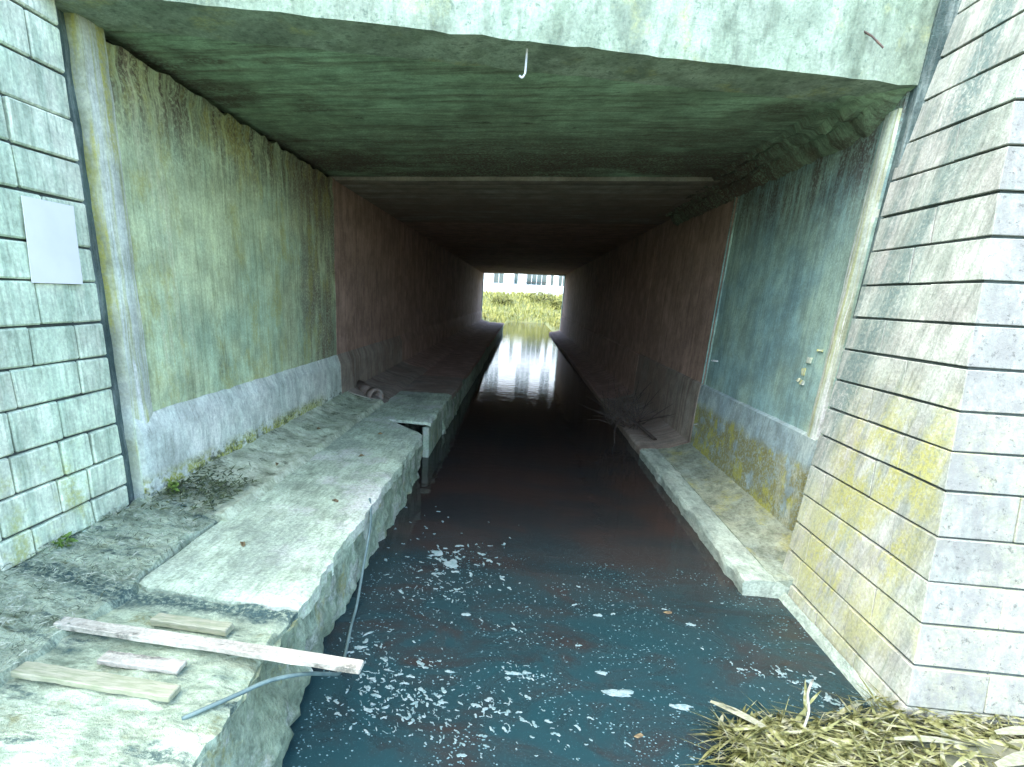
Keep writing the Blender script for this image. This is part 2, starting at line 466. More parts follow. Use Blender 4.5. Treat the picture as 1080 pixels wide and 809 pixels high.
# right bank outside the mouth and banks behind the viewer
def bankR(u, v):
    y = -12 + 13.85 * v
    x = 1.62 + 0.1 * fbm((y, 1, 4), 1.5) + 9 * u ** 2 if u > 0 else 1.45 + 0.1 * fbm((y, 1, 4), 1.5)
    z = -0.15 if u == 0 else 0.06 + 0.07 * fbm((x, y, 1), 2.2) + 0.10 * u
    return (x, y, z)
tag(sheet('river_bank', bankR, 22, 60, (0, 0, -0.3), m_soil), kind='structure')
tag(hump('river_bank', -40, -1.7, -12, 0.57, -0.4, 0.42, 20, 10, 0.04), kind='structure')

# ------------------------------------------------------------------ culvert walls
wl = empty('culvert_wall', (-2.1, 2.6, 0))
tag(wl, 'tall algae-streaked concrete wall above the walkway, with pale plinth', 'wall')
wr = empty('culvert_wall', (2.1, 3.6, 0))
tag(wr, 'damp teal concrete wall above the narrow kerb, with dark open joint', 'wall')
box('backing', (-2.62, -2.07, 2.5, YF - .05, -0.3, 3.1), m_dark, wl, 0)
box('backing', (2.07, 2.62, 3.6, YF - .05, -0.3, 3.1), m_dark, wr, 0)
for i in range(len(JL) - 1):
    y0, y1 = JL[i], JL[i + 1] - 0.022
    first = i == 0
    nu = 60 if first else 8
    def fn(u, v, y0=y0, y1=y1, first=first):
        y, z = y0 + (y1 - y0) * u, 0.3 + (zc(-2) - 0.02 - 0.3) * v
        x = -2.0
        if first:
            x += 0.006 * fbm((0, y, z), 3) + 0.004 * fbm((1, y * 3, z), 5)
            if v == 1:
                z += -0.018 + 0.03 * fbm((5, y, 0), 9)
            elif v > 0.95:
                x -= 0.012 + 0.02 * max(0, fbm((5, y, 0), 9))
        return (x, y, z)
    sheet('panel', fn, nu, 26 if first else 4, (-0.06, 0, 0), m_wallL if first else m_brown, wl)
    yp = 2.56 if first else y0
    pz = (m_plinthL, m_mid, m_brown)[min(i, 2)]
    def pf(u, v, y0=yp, y1=y1, first=first):
        y = y0 + (y1 - y0) * u
        prof = [(-1.955, 0.30), (-1.955, 0.5), (-1.955, 0.62), (-1.958, 0.74), (-1.960, 0.86), (-1.966, 0.872), (-1.997, 0.955), (-2.03, 0.96)]
        x, z = prof[round(v * 7)]
        d = 0.012 * fbm((y, z, 0), 6) if z < 0.6 else 0.004 * fbm((y, z, 0), 6)
        return (x + d, y, z + (0.006 * fbm((y, 8, 0), 5) if z > 0.7 else 0))
    sheet('plinth', pf, nu, 7, (-0.04, 0, 0), pz, wl)
for i in range(len(JR) - 1):
    y0, y1 = JR[i], JR[i + 1] - 0.030
    first = i == 0
    nu = 40 if first else 8
    def fn(u, v, y0=y0, y1=y1, first=first):
        y, z = y0 + (y1 - y0) * u, -0.2 + (zc(2) + 0.04) * v
        x = 2.0 + (0.006 * fbm((0, y, z), 3) if first else 0)
        return (x, y, z + (0.2 if v == 1 else 0))
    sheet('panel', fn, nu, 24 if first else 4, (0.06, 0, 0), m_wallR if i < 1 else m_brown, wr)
    def pf(u, v, y0=y0, y1=y1):
        y = y0 + (y1 - y0) * u
        prof = [(1.965, 0.0), (1.965, 0.2), (1.965, 0.4), (1.965, 0.6), (1.965, 0.70), (1.972, 0.80), (1.974, 0.86), (2.02, 0.885)]
        x, z = prof[round(v * 7)]
        return (x + 0.006 * fbm((y, z, 4), 6), y, z)
    sheet('plinth', pf, nu, 7, (0.03, 0, 0), (m_plinthR, m_mid, m_brown)[min(i, 2)], wr)
# pilaster strips and joint fillers at the mouth
def pil(x, y0, y1, z0, z1, dx, mat, parent, name):
    def fn(u, v):
        y, z = y0 + (y1 - y0) * u, z0 + (z1 - z0) * v
        return (x + 0.006 * fbm((y, z, 2), 6) - (0.012 * abs(u - 0.5) * 2 * (1 if dx < 0 else -1)), y + 0.006 * fbm((x, z, 7), 5) * (1 if u in (0, 1) else 0), z)
    return sheet(name, fn, 6, 40, (dx, 0, 0), mat, parent)
pil(-1.982, 2.55, 2.715, 0.25, zc(-2) - .004, -0.1, m_pil, wl, 'pilaster')
pil(-2.04, 2.44, 2.56, 0.2, 3.4, -0.1, m_gap, wl, 'joint_filler')
pil(1.972, 3.572, 3.70, 0.0, zc(2) - 0.10, 0.1, m_pil, wr, 'pilaster')
box('joint_filler', (2.012, 2.3, 3.50, 3.60, 0.3, 3.3), m_gap, wr, 0.004)
# raised lips of the dark open joint, bolt stubs
for y in (5.86, 5.945):
    tube('joint_lip', [(2.0, y, 0.17), (2.0, y, 2.3), (2.0, y, 2.78)], [0.012, 0.012, 0.009], m_wallR, wr, 6)
for (y, z) in ((5.62, 1.145), (5.77, 0.454)):
    bo = tube('bolt', [(2.01, y, z), (1.95, y, z + 0.004), (1.93, y - 0.03, z + 0.006)], [0.008, 0.008, 0.006], m_galv, wr, 6)
# flakes of old paper on the right wall by the pilaster
RR = random.Random(4)
for (y, z, a, b) in ((3.905, 1.345, 0.05, 0.035), (3.95, 1.26, 0.035, 0.05), (3.93, 1.19, 0.05, 0.03), (3.99, 1.20, 0.03, 0.025), (3.80, 1.42, 0.06, 0.008)):
    box('paper_flake', (1.988, 1.996, y - a / 2, y + a / 2, z - b / 2, z + b / 2), m_pil, wr, 0.001, jit=0.006, R=RR)

# ------------------------------------------------------------------ ceiling
ce = empty('ceiling', (0, 3, 2.8))
tag(ce, 'stained board-marked concrete ceiling slabs over the culvert', 'ceiling')
def cfn(u, v):
    x = -2.1 + 4.15 * u
    y = ylin(x) + 0.04 + (5.84 - ylin(x) - 0.04) * v
    return (x, y, zc(x) + 0.005 * fbm((x * 0.5, y * 4, 0), 3) + 0.004 * fbm((x * 2, y, 0), 6))
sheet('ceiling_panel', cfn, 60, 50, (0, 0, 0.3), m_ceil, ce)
for i in range(1, 8):
    y0, y1 = (JL[i] + 0.045 if i > 1 else 5.865), JL[i + 1] + 0.02
    def cf2(u, v, y0=y0, y1=y1):
        x = -2.1 + 4.2 * u
        y = y0 + (y1 - y0) * v
        return (x, y, zc(x) - 0.03 + 0.004 * fbm((x, y, 0), 3))
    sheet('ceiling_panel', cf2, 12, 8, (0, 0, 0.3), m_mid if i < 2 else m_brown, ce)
# rough fillet in the right hand corner: two broken ridges
def fil(u, v):
    y = 3.53 + 4.5 * u
    prof = [(1.70, 0.01), (1.74, -0.03), (1.80, -0.022), (1.85, -0.07), (1.90, -0.062), (1.95, -0.13), (2.01, -0.17)]
    x, dz = prof[round(v * 6)]
    k = fbm((y, v * 0.5, 2), 3.0)
    dz *= min(1, (y - 3.53) / 0.35 + 0.08)
    return (x + 0.02 * fbm((y, v, 9), 7), y, zc(x) + dz + (0.03 * k if 0 < v < 1 else 0.015 * k) + 0.02 * fbm((y, v, 5), 11))
sheet('corner_fillet', fil, 110, 6, (0.12, 0, 0.12), m_ceil, ce)

# lintel beam and spandrel over the mouth
li = empty('lintel_beam', (0, 3.0, 2.8))
tag(li, 'pale speckled concrete lintel beam across the culvert mouth', 'lintel')
def lf(u, v):
    x = -2.3 + 4.9 * u
    z = zc(x) - 0.012 + 0.62 * v
    y = ylin(x)
    d = 0.008 * fbm((x, z, 1), 5)
    if v == 0:
        z += 0.010 * fbm((x, 0, 4), 6)
    return (x, y + d, z)
sheet('beam', lf, 70, 10, (0, 0.34, 0), m_lintel, li)
def sf(u, v):
    x = -2.3 + 4.9 * u
    return (x, ylin(x) + 0.03 + 0.01 * fbm((x, v, 3), 4), zc(x) + 0.60 + 0.75 * v)
sheet('parapet', sf, 30, 6, (0, 0.4, 0), m_lintel, li)
rod = tube('steel_rod', [(1.60, 3.42, 3.06), (1.66, 3.385, 3.01), (1.72, 3.37, 2.955)], 0.0045, m_steel, None, 6)
tag(rod, 'short rusty reinforcing rod sticking out of the pale lintel', 'rod')
hk = tube('ceiling_hook', smooth_pts([(-0.068, 2.99, 2.82), (-0.068, 2.99, 2.72), (-0.070, 2.985, 2.685), (-0.082, 2.98, 2.668), (-0.095, 2.98, 2.675)], 4), 0.0055, m_galv, None, 7)
tag(hk, 'thin pale wire hook hanging from the front edge of the ceiling', 'hook')

# ------------------------------------------------------------------ stone wing walls, every block its own piece
RB = random.Random(11)
wgL = empty('stone_wing_wall', (-2.2, 1.5, 0.4))
tag(wgL, 'mint-pale squared stone wing wall carrying a white notice', 'wall')
G = 0.0035
cz = [0.30, 0.495, 0.622, 0.785, 0.95, 1.128, 1.287, 1.449, 1.631, 1.782, 1.972, 2.136, 2.299, 2.47, 2.64, 2.81, 2.99, 3.17, 3.36, 3.5]
box('mortar_core', (-2.45, -2.018, 0.57, 2.452, 0.1, 3.46), m_mortar, wgL, 0)
for k in range(len(cz) - 1):
    y = 2.455
    first = True
    while y > 0.6:
        L = RB.choice([0.17, 0.24, 0.29, 0.33])
        if first:
            L *= RB.choice([0.5, 0.8, 1.0]) if k % 2 else 1.0
            first = False
        y0 = max(0.56, y - L)
        if y0 < 0.66:
            y0 = 0.56
        d = RB.uniform(-0.004, 0.005)
        hexa('block', boxp(-2.35, -2.0 + d, y0 + 0.0042, y - 0.0042, cz[k] + 0.005, cz[k + 1] - 0.005), m_blockL, wgL, 0.007, jit=0.003, R=RB)
        y = y0
wgR = empty('stone_wing_wall', (2.3, 2.7, 0))
tag(wgR, 'battered pale stone wing wall stained yellow, ending in a corner', 'wall')
rz = [-0.30, -0.06, 0.10, 0.26, 0.43, 0.60, 0.78, 0.965, 1.125, 1.29, 1.465, 1.643, 1.82, 2.005, 2.19, 2.38, 2.57, 2.765, 2.96, 3.15, 3.35, 3.55]
KX = 0.12
def xin(z): return 1.72 + KX * z
def yfr(z): return 1.975 + 0.335 * z
def yen(z): return 3.13 + 0.165 * z
def hexR(z0, z1, fx0, fx1, fy0, fy1, name, mat, bev, jit):
    p = []
    for z in (z0, z1):
        x0, x1, y0, y1 = fx0(z), fx1(z), fy0(z), fy1(z)
        p += [(x0, y0, z), (x1, y0, z), (x1, y1, z), (x0, y1, z)]
    return hexa(name, p, mat, wgR, bev, jit=jit, R=RB)
# core behind the joints
hexR(-0.4, 3.5, lambda z: xin(z) + 0.016, lambda z: 4.2, lambda z: yfr(z) + 0.016, lambda z: yen(z) - 0.02, 'mortar_core', m_mortar, 0, 0)
for k in range(len(rz) - 1):
    z0, z1 = rz[k] + 0.0058, rz[k + 1] - 0.0058
    q = RB.choice([0.26, 0.30, 0.36]) if k % 2 else RB.choice([0.46, 0.52, 0.58])
    qx = 0.52 if k % 2 else 0.30
    d = RB.uniform(-0.003, 0.003)
    hexR(z0, z1, lambda z: xin(z) + d, lambda z: xin(z) + qx, lambda z: yfr(z) + d, lambda z: yfr(z) + q - 0.001, 'block', m_blockR, 0.0028, 0.0025)
    # inner face, from the quoin to the culvert mouth
    zm = (z0 + z1) / 2
    room = yen(zm) - yfr(zm) - q
    cuts = [0.0]
    while cuts[-1] < room - 0.42:
        cuts.append(cuts[-1] + RB.uniform(0.34, 0.62))
    cuts[-1] = room if room - cuts[-1] < 0.16 and len(cuts) > 1 else cuts[-1]
    if cuts[-1] != room:
        cuts.append(room)
    for c in range(len(cuts) - 1):
        a, b = cuts[c], cuts[c + 1]
        last = c == len(cuts) - 2
        d = RB.uniform(-0.003, 0.004)
        y0f = lambda z, a=a: yfr(z) + q + a + 0.001
        y1f = (lambda z: yen(z)) if last else (lambda z, b=b: yfr(z) + q + b - 0.001)
        hexR(z0, z1, lambda z: xin(z) + d, lambda z: xin(z) + 0.28, y0f, y1f, 'block', m_blockR, 0.0028, 0.0025)
    # front face, from the quoin to the right
    x = qx
    while x < 2.2:
        L = RB.uniform(0.34, 0.6)
        d = RB.uniform(-0.003, 0.004)
        hexR(z0, z1, lambda z, x=x: xin(z) + x + G, lambda z, x=x, L=L: xin(z) + x + L - G, lambda z: yfr(z) + d, lambda z: yfr(z) + 0.25, 'block', m_blockR, 0.0028, 0.0025)
        x += L
# thin concrete footing along the water below the right wing wall
def ft(u, v):
    y = 1.9 + 1.35 * u
    return (1.70 - 0.035 * (1 - v) + 0.006 * fbm((y, v, 0), 6), y, -0.02 + 0.07 * v + 0.004 * fbm((y, 2, 0), 8))
box('kerb_end', (1.5, 1.80, 3.012, 3.4, -0.3, 0.098), m_kerb, wgR, 0.004)
fo = sheet('footing', ft, 30, 2, (0.1, 0, -0.2), m_kerb, wgR)

# notice on the left wing wall
def nf(u, v):
    y, z = 2.085 + 0.262 * u, 1.622 + 0.326 * v
    return (-1.986 + 0.004 * math.sin(u * 3 + v * 2), y + 0.02 * v, z)
tag(sheet('notice', nf, 6, 6, (-0.003, 0, 0), m_paper), 'blank white paper notice fixed to the pale stone wing wall', 'notice')

# ------------------------------------------------------------------ walkway on the left
pth = empty('path', (-1.2, 1.9, 0.4))
tag(pth, kind='structure')
XO = -0.83
def edge_x(y, z):
    e = XO + 0.022 * fbm((y, z * 0.8, 1), 2.2) + 0.018 * fbm((y, z * 2, 3), 7) + 0.007 * fbm((y, z * 4, 8), 22)
    if y < 2.2:
        e += (2.2 - y) * 0.16 * max(0.0, 1 - z / 0.4) * (0.7 + 0.6 * fbm((y, z, 6), 4))
    return e
# body of the ledge with its broken face; the notch is left open
def body(y0, y1, ny, fine):
    def fn(u, v):
        y = y0 + (y1 - y0) * u
        prof = [(-1.62, 0.345), (-1.4, 0.35), (-1.1, 0.35), (-0.9, 0.352)]
        n = 15
        k = round(v * n)
        if k < 4:
            return (prof[k][0], y, prof[k][1] + 0.008 * fbm((prof[k][0], y, 2), 5))
        z = 0.352 - (k - 3) / (n - 3) * 0.62
        x = edge_x(y, z) - 0.012
        if k == 4:
            z = 0.352
        x += 0.025 * fbm((y, z, 8), 9) * (1 if fine else 0.5)
        return (x, y, z)
    return sheet('ledge_body', fn, ny, 15, (-0.9, 0, -0.05) if False else (-0.5, 0, -0.02), m_face, pth)
def slabtop(name, xa, xb, ya, yb, nu, nv, z, th, mat, rough=0.004, edge=True, amp2=0.0):
    """ya,yb functions of x"""
    def fn(u, v):
        x = xa + (xb - xa) * u
        y0, y1 = ya(x), yb(x)
        y = y0 + (y1 - y0) * v
        if u == 1:
            x = edge_x(y, 0.4) + 0.012 * fbm((y, 4, 4), 12)
        zz = z + rough * fbm((x, y, 1), 4) + amp2 * fbm((x, y * 1.5, 7), 9)
        if u == 1 and edge:
            zz -= 0.012 + 0.012 * abs(fbm((y, 2, 2), 8))
        if v == 0 and edge:
            zz -= 0.008
        return (x, y, zz)
    return sheet(name, fn, nu, nv, (0, 0, -th), mat, pth)
body(-12, 0.4, 20, False)
body(0.4, 4.70, 120, True)
body(6.3, 8.0, 24, True)
body(8.0, YF, 24, False)
slabtop('rough_slab', -1.62, XO, lambda x: -12, lambda x: 0.42, 8, 30, 0.40, 0.07, m_rough, 0.02)
slabtop('rough_slab', -1.62, XO, lambda x: 0.42, lambda x: 1.86 - 0.06 * (x + 1.5) + 0.05 * fbm((x, 3, 3), 4), 34, 50, 0.385, 0.06, m_rough, 0.014, amp2=0.012)
slabtop('slab', -1.56, XO, lambda x: 1.865 - 0.06 * (x + 1.5) + 0.05 * fbm((x, 3, 3), 4), lambda x: 5.235 if x < -1.3 else 5.235 - (x + 1.3) * 1.1, 20, 70, 0.405, 0.07, m_path, 0.005)
slabtop('slab', -1.56, XO, lambda x: 5.265, lambda x: 6.9, 14, 30, 0.40, 0.03, m_path, 0.008)
slabtop('slab', -1.56, XO, lambda x: 6.915, lambda x: 8.4, 14, 20, 0.40, 0.07, m_mid, 0.008)
slabtop('slab', -1.56, XO, lambda x: 8.42, lambda x: YF + 0.3, 6, 20, 0.40, 0.07, m_brown, 0.006)
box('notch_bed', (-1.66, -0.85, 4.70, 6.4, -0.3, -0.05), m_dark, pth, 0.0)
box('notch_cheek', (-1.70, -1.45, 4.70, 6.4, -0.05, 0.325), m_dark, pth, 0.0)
box('notch_cheek', (-0.93, -0.86, 5.30, 6.35, -0.2, 0.325), m_face, pth, 0.01)

# sloping haunch between the wall and the walkway
ha = empty('concrete_haunch', (-1.8, 3, 0.42))
tag(ha, 'worn sloping concrete haunch between the left wall and the walkway', 'haunch')
def hf(y0, y1):
    def fn(u, v):
        y = y0 + (y1 - y0) * u
        x = -1.98 + 0.47 * v
        z = 0.53 - 0.085 * v - 0.03 * math.sin(v * math.pi) + 0.018 * fbm((x, y, 0), 3) + 0.008 * fbm((x, y, 4), 12)
        if v == 1:
            x += 0.018 * fbm((y, 1, 1), 4)
            z = 0.397
        if y < 2.9:
            z += 0.02 * (2.9 - y) * fbm((x, y, 6), 5)
        return (x, y, z)
    return fn
sheet('haunch_slope', hf(2.55, 6.0), 110, 12, (0, 0, -0.16), m_haunch, ha)
sheet('haunch_slope', hf(6.02, 9.0), 30, 5, (0, 0, -0.16), m_mid, ha)
sheet('haunch_slope', hf(9.02, YF), 40, 5, (0, 0, -0.16), m_brown, ha)
# rough verge by the left wing wall
def vg(u, v):
    y = 0.5 + 2.12 * u
    x = -2.02 + (0.46 + 0.08 * fbm((y, 0, 0), 2)) * v
    z = 0.50 - 0.085 * v + 0.022 * fbm((x, y, 3), 4) + 0.016 * fbm((x, y, 4), 13)
    if v == 1:
        z = 0.36
    return (x, y, z)
tag(sheet('verge', vg, 80, 18, (0, 0, -0.2), m_rough), kind='structure')

# clay drain pipe mouth set in the haunch
dp = empty('drain_pipe', (-1.6, 6.1, 0.5))
tag(dp, 'dark round drain pipe mouth poking out of the haunch', 'pipe')
def ring_tube(name, a, b, ro, ri, mat, parent, n=18):
    a, b = Vector(a), Vector(b)
    d = (b - a).normalized()
    e1 = d.cross(Vector((0, 0, 1))).normalized()
    e2 = d.cross(e1)
    V, F = [], []
    for (c, r) in ((a, ro), (b, ro), (b, ri), (a, ri)):
        for k in range(n):
            t = 2 * math.pi * k / n
            V.append(c + (e1 * math.cos(t) + e2 * math.sin(t)) * r)
    for j in range(4):
        for k in range(n):
            F.append((j * n + k, j * n + (k + 1) % n, ((j + 1) % 4) * n + (k + 1) % n, ((j + 1) % 4) * n + k))
    return link(name, V, F, mat, parent, True)
ring_tube('pipe_barrel', (-1.95, 6.45, 0.50), (-1.63, 6.10, 0.455), 0.082, 0.068, m_clay, dp)
ring_tube('pipe_collar', (-1.70, 6.177, 0.46), (-1.625, 6.095, 0.455), 0.094, 0.07, m_clay, dp)
bk = link('pipe_throat', *tube_data([(-1.80, 6.285, 0.477), (-1.79, 6.275, 0.477)], 0.068, 16), m_dark, dp)

# ------------------------------------------------------------------ kerb and haunch on the right
kb = empty('concrete_kerb', (1.6, 3, 0.05))
tag(kb, 'low pale concrete kerb beside the water under the right wall', 'kerb')
def kf(y0, y1):
    def fn(u, v):
        y = y0 + (y1 - y0) * u
        prof = [(1.66, 0.105), (1.60, 0.108), (1.52, 0.107), (1.465, 0.10), (1.45, 0.08), (1.455, 0.03), (1.47, -0.15)]
        x, z = prof[round(v * 6)]
        x += (0.014 * fbm((y, z, 2), 5) + 0.01 * fbm((y, z, 7), 13)) * (1 if x < 1.6 else 0)
        return (x, y, z + 0.008 * fbm((x, y, 3), 6))
    return fn
sheet('kerb_stone', kf(3.0, 5.93), 70, 6, (0.2, 0, -0.1), m_kerb, kb)
sheet('kerb_stone', kf(5.95, 9.1), 40, 6, (0.2, 0, -0.1), m_mid, kb)
sheet('kerb_stone', kf(9.12, YF), 40, 6, (0.2, 0, -0.1), m_brown, kb)
def khf(y0, y1):
    def fn(u, v):
        y = y0 + (y1 - y0) * u
        return (1.64 + 0.35 * v, y, 0.112 + 0.11 * v ** 1.4 + 0.008 * fbm((v, y, 3), 5))
    return fn
sheet('kerb_haunch', khf(3.007, 5.925), 50, 6, (0.05, 0, -0.2), m_khaunch, kb)
sheet('kerb_haunch', khf(5.95, 9.1), 30, 6, (0.05, 0, -0.2), m_mid, kb)
sheet('kerb_haunch', khf(9.12, YF), 20, 6, (0.05, 0, -0.2), m_brown, kb)

# ------------------------------------------------------------------ planks, hose
def plank(p0, p1, wd, th, mat, label, z0, z1, grp=None):
    a, b = Vector((*p0, z0)), Vector((*p1, z1))
    d = (b - a)
    s = Vector((-d.y, d.x, 0)).normalized() * wd / 2
    N = 14
    bm = bmesh.new()
    rings = []
    R = random.Random(label)
    for i in range(N + 1):
        c = a + d * (i / N)
        j = lambda: R.uniform(-0.0018, 0.0018)
        r = [bm.verts.new(c + s * sx + Vector((j() * 2, j(), (th if t else 0) + j()))) for sx, t in ((-1, 0), (1, 0), (1, 1), (-1, 1))]
        rings.append(r)
    for i in range(N):
        for k in range(4):
            bm.faces.new((rings[i][k], rings[i][(k + 1) % 4], rings[i + 1][(k + 1) % 4], rings[i + 1][k]))
    bm.faces.new(rings[0]); bm.faces.new(rings[-1])
    bmesh.ops.recalc_face_normals(bm, faces=bm.faces)
    bmesh.ops.bevel(bm, geom=[e for e in bm.edges if e.calc_face_angle(0) > 0.9], offset=0.003, segments=1, affect='EDGES')
    o = link_bm('plank', bm, mat)
    return tag(o, label, 'plank', grp)
plank((-1.615, 1.545), (-0.45, 1.49), 0.05, 0.025, m_wood, 'long pale plank reaching over the water from the walkway', 0.418, 0.413)
plank((-1.317, 1.650), (-1.0, 1.632), 0.05, 0.028, m_woodend, 'short mossy plank lying on the dark moss behind the long plank', 0.396, 0.398)
plank((-1.345, 1.420), (-1.05, 1.413), 0.055, 0.02, m_wood, 'short bleached plank lying between the two longer planks', 0.396, 0.398)
plank((-1.56, 1.322), (-1.0, 1.298), 0.06, 0.022, m_woodend, 'mid-length yellowish plank lying parallel to the long plank', 0.398, 0.396)
hose = tube('hose', smooth_pts([(-0.86, 3.05, 0.405), (-0.80, 2.85, 0.33), (-0.775, 2.6, 0.16), (-0.765, 2.45, 0.03), (-0.745, 2.28, 0.006), (-0.70, 2.05, 0.02), (-0.64, 1.80, 0.13),
    (-0.62, 1.62, 0.27), (-0.66, 1.49, 0.37), (-0.74, 1.40, 0.405), (-0.80, 1.33, 0.408), (-0.86, 1.27, 0.405), (-0.93, 1.22, 0.39)], 6), 0.0075, m_hose, None, 8)
tag(hose, 'thin grey-green hose trailing down the ledge beneath the long plank', 'hose')

# ------------------------------------------------------------------ weeds, litter, branches
def weed(loc, n, h, label, seed):
    R = random.Random(seed)
    e = empty('weed', loc)
    it, st = [], []
    for i in range(n):
        a = R.uniform(0, 6.28)
        p = Vector(loc) + Vector((R.uniform(-.02, .02), R.uniform(-.03, .03), 0))
        L = h * R.uniform(0.5, 1.1)
        it.append((p + Vector((0, 0, R.uniform(0, h * 0.5))), a, L * 0.6, L * 0.26, R.uniform(0.1, 1.2), 0.35))
        if i % 4 == 0:
            st.append((p, a, L, 0.006, 1.3, 0.1))
    blades('leaves', it, m_weed, e)
    blades('stems', st, m_weed, e)
    return tag(e, label, 'weed')
weed((-1.96, 1.967, 0.495), 26, 0.085, 'small bright green weed at the foot of the mint-pale wing wall', 1)
weed((-1.90, 2.66, 0.50), 36, 0.10, 'leafy green weed at the foot of the pale plinth', 2)
R = random.Random(5)
items = []
for i in range(7000):
    y = R.uniform(0.9, 2.6)
    x = R.uniform(-2.0, -1.56)
    if R.random() > 0.35 + 0.9 * max(0, fbm((x, y, 9), 5)):
        continue
    v = (x + 2.02) / 0.46
    items.append(((x, y, 0.50 - 0.085 * v + 0.028 + 0.022 * fbm((x, y, 3), 4)), R.uniform(0, 6.28), R.uniform(0.012, 0.055), R.uniform(0.0015, 0.005), R.uniform(-0.2, 0.45), R.uniform(0.0, 0.25)))
for i in range(420):
    y = 2.66 + abs(R.gauss(0, 0.22)); x = -1.93 + 0.33 * R.random()
    items.append(((x, y, 0.525 - 0.085 * (x + 1.98) / .47 + 0.012), R.uniform(0, 6.28), R.uniform(0.012, 0.045), R.uniform(0.0015, 0.005), R.uniform(-0.1, 0.6), 0.15))
tag(blades('grass_litter', items, m_litter), 'matted dry grass litter along the foot of the left walls', 'litter', kind='stuff')
items = []
for i in range(700):
    y = R.gauss(2.78, 0.16); x = R.uniform(-1.93, -1.6)
    items.append(((x, y, 0.53 - 0.085 * (x + 1.98) / .47 + 0.01), R.uniform(0, 6.28), R.uniform(0.02, 0.06), R.uniform(0.006, 0.014), R.uniform(0, 0.7), 0.2))
tag(blades('moss', items, plain('dark_moss', (0.025, 0.04, 0.02), (0.07, 0.09, 0.035), 30, rough=0.9)), 'dark moss and dead leaves lying across the haunch', 'moss', kind='stuff')
# reed litter at the foot of the right wing wall
items = []
for i in range(3200):
    x = R.uniform(0.92, 2.6)
    edge = 1.96 - 0.24 * max(0, 1.35 - x) + 0.05 * fbm((x, 0, 2), 5)
    y = edge - abs(R.gauss(0, 0.26)) + (0.12 if x > 1.6 else 0)
    if y < 1.2: continue
    h = 0.015 + R.uniform(0, 0.09) * min(1, max(0.1, (x - 0.9) * 1.3))
    items.append(((x, y, h), R.choice((0, 3.14)) + R.gauss(0, 0.75), R.uniform(0.05, 0.24), R.choice((0.004, 0.006, 0.009, 0.014, 0.022)), R.uniform(-0.05, 0.35), R.uniform(0.0, 0.4)))
tag(blades('reed_litter', items, m_reed), 'heap of yellow reed litter on the water edge below the right corner', 'reeds', kind='stuff')
for (p, h, L, wd, lab) in (((1.83, 1.70, 0.13), 0.35, 0.42, 0.05, 'broad bleached reed leaf curled on top of the reed heap'),
                           ((0.93, 1.97, 0.05), -0.55, 0.34, 0.032, 'long pale reed blade pointing out over the water'),
                           ((1.55, 1.80, 0.11), 0.1, 0.40, 0.026, 'narrow straw blade lying along the reed heap'),
                           ((1.95, 1.86, 0.14), 0.2, 0.36, 0.04, 'pale reed leaf lying against the wing wall corner')):
    o = blades('reed_leaf', [(p, h, L, wd, 0.12, 0.25)], m_leafp)
    tag(o, lab, 'leaf')
pl = empty('reed_stalk', (1.27, 1.88, 0.05))
tag(pl, 'single upright dry stalk standing out of the reed heap', 'stalk')
tube('stem', smooth_pts([(1.27, 1.88, 0.03), (1.275, 1.885, 0.12), (1.255, 1.89, 0.20), (1.26, 1.89, 0.27)], 3), [0.005] * 9 + [0.003], m_wood, pl, 6)
blades('leaf', [((1.265, 1.885, 0.15), 0.6, 0.10, 0.012, 0.7, 0.2)], m_reed, pl)
blades('leaf', [((1.26, 1.89, 0.2), 2.8, 0.08, 0.010, 0.5, 0.3)], m_reed, pl)
# tangle of dead branches caught on the far kerb
br = empty('dead_branch', (1.50, 6.9, 0.1))
tag(br, 'tangled dead branch with fine twigs caught on the kerb', 'branch')
RT = random.Random(8)
tube('limb', smooth_pts([(1.70, 6.3, 0.12), (1.55, 6.6, 0.22), (1.42, 6.75, 0.30), (1.33, 6.72, 0.24), (1.27, 6.6, 0.12), (1.26, 6.45, 0.0)], 5), [0.022 - 0.0006 * i for i in range(26)], m_twig, br, 8)
for i in range(70):
    b = Vector((1.45 + RT.uniform(-.25, .15), 6.7 + RT.uniform(-.25, .25), 0.22 + RT.uniform(-.06, .08)))
    a = RT.uniform(0, 3.5)
    L = RT.uniform(0.18, 0.5)
    d = Vector((math.cos(a), RT.uniform(-.3, .3), abs(math.sin(a)) + 0.15)) * L
    tube('twig', [b, b + d * 0.5 + Vector((RT.uniform(-.03, .03), 0, RT.uniform(0, .03))), b + d], [0.004, 0.003, 0.0015], m_twig, br, 4)
# a scatter of dead leaves and chips on the walkway
LE = [(-1.30, 2.30, 0.405, 'dark dead leaf on the slab close to its broken near end'), (-1.05, 2.95, 0.405, 'dead leaf on the walkway beside the top of the hose'),
      (-1.17, 3.9, 0.405, 'dead leaf alone halfway along the pale walkway slab'), (-1.62, 3.4, 0.455, 'dead leaf lying on the sloping haunch past the moss'),
      (-1.70, 4.4, 0.465, 'dead leaf on the haunch opposite the end of the slab'), (-1.2, 4.6, 0.405, 'dead leaf on the slab just before the dark notch')]
for (x, y, z, lab) in LE:
    V, F = [], []
    n = 7
    hh = R.uniform(0, 6)
    for k in range(n):
        t = 2 * math.pi * k / n
        r = 0.022 * (1 if k % 2 else 0.7)
        V.append((x + r * 1.6 * math.cos(t) * math.cos(hh) - r * .6 * math.sin(t) * math.sin(hh), y + r * 1.6 * math.cos(t) * math.sin(hh) + r * .6 * math.sin(t) * math.cos(hh), z + 0.004 + 0.008 * (k % 3)))
    V.append((x, y, z + 0.002))
    for k in range(n):
        F.append((k, (k + 1) % n, n))
    o = link('dead_leaf', V, F, m_leafd)
    tag(o, lab, 'leaf', 'dead leaves on the walkway')

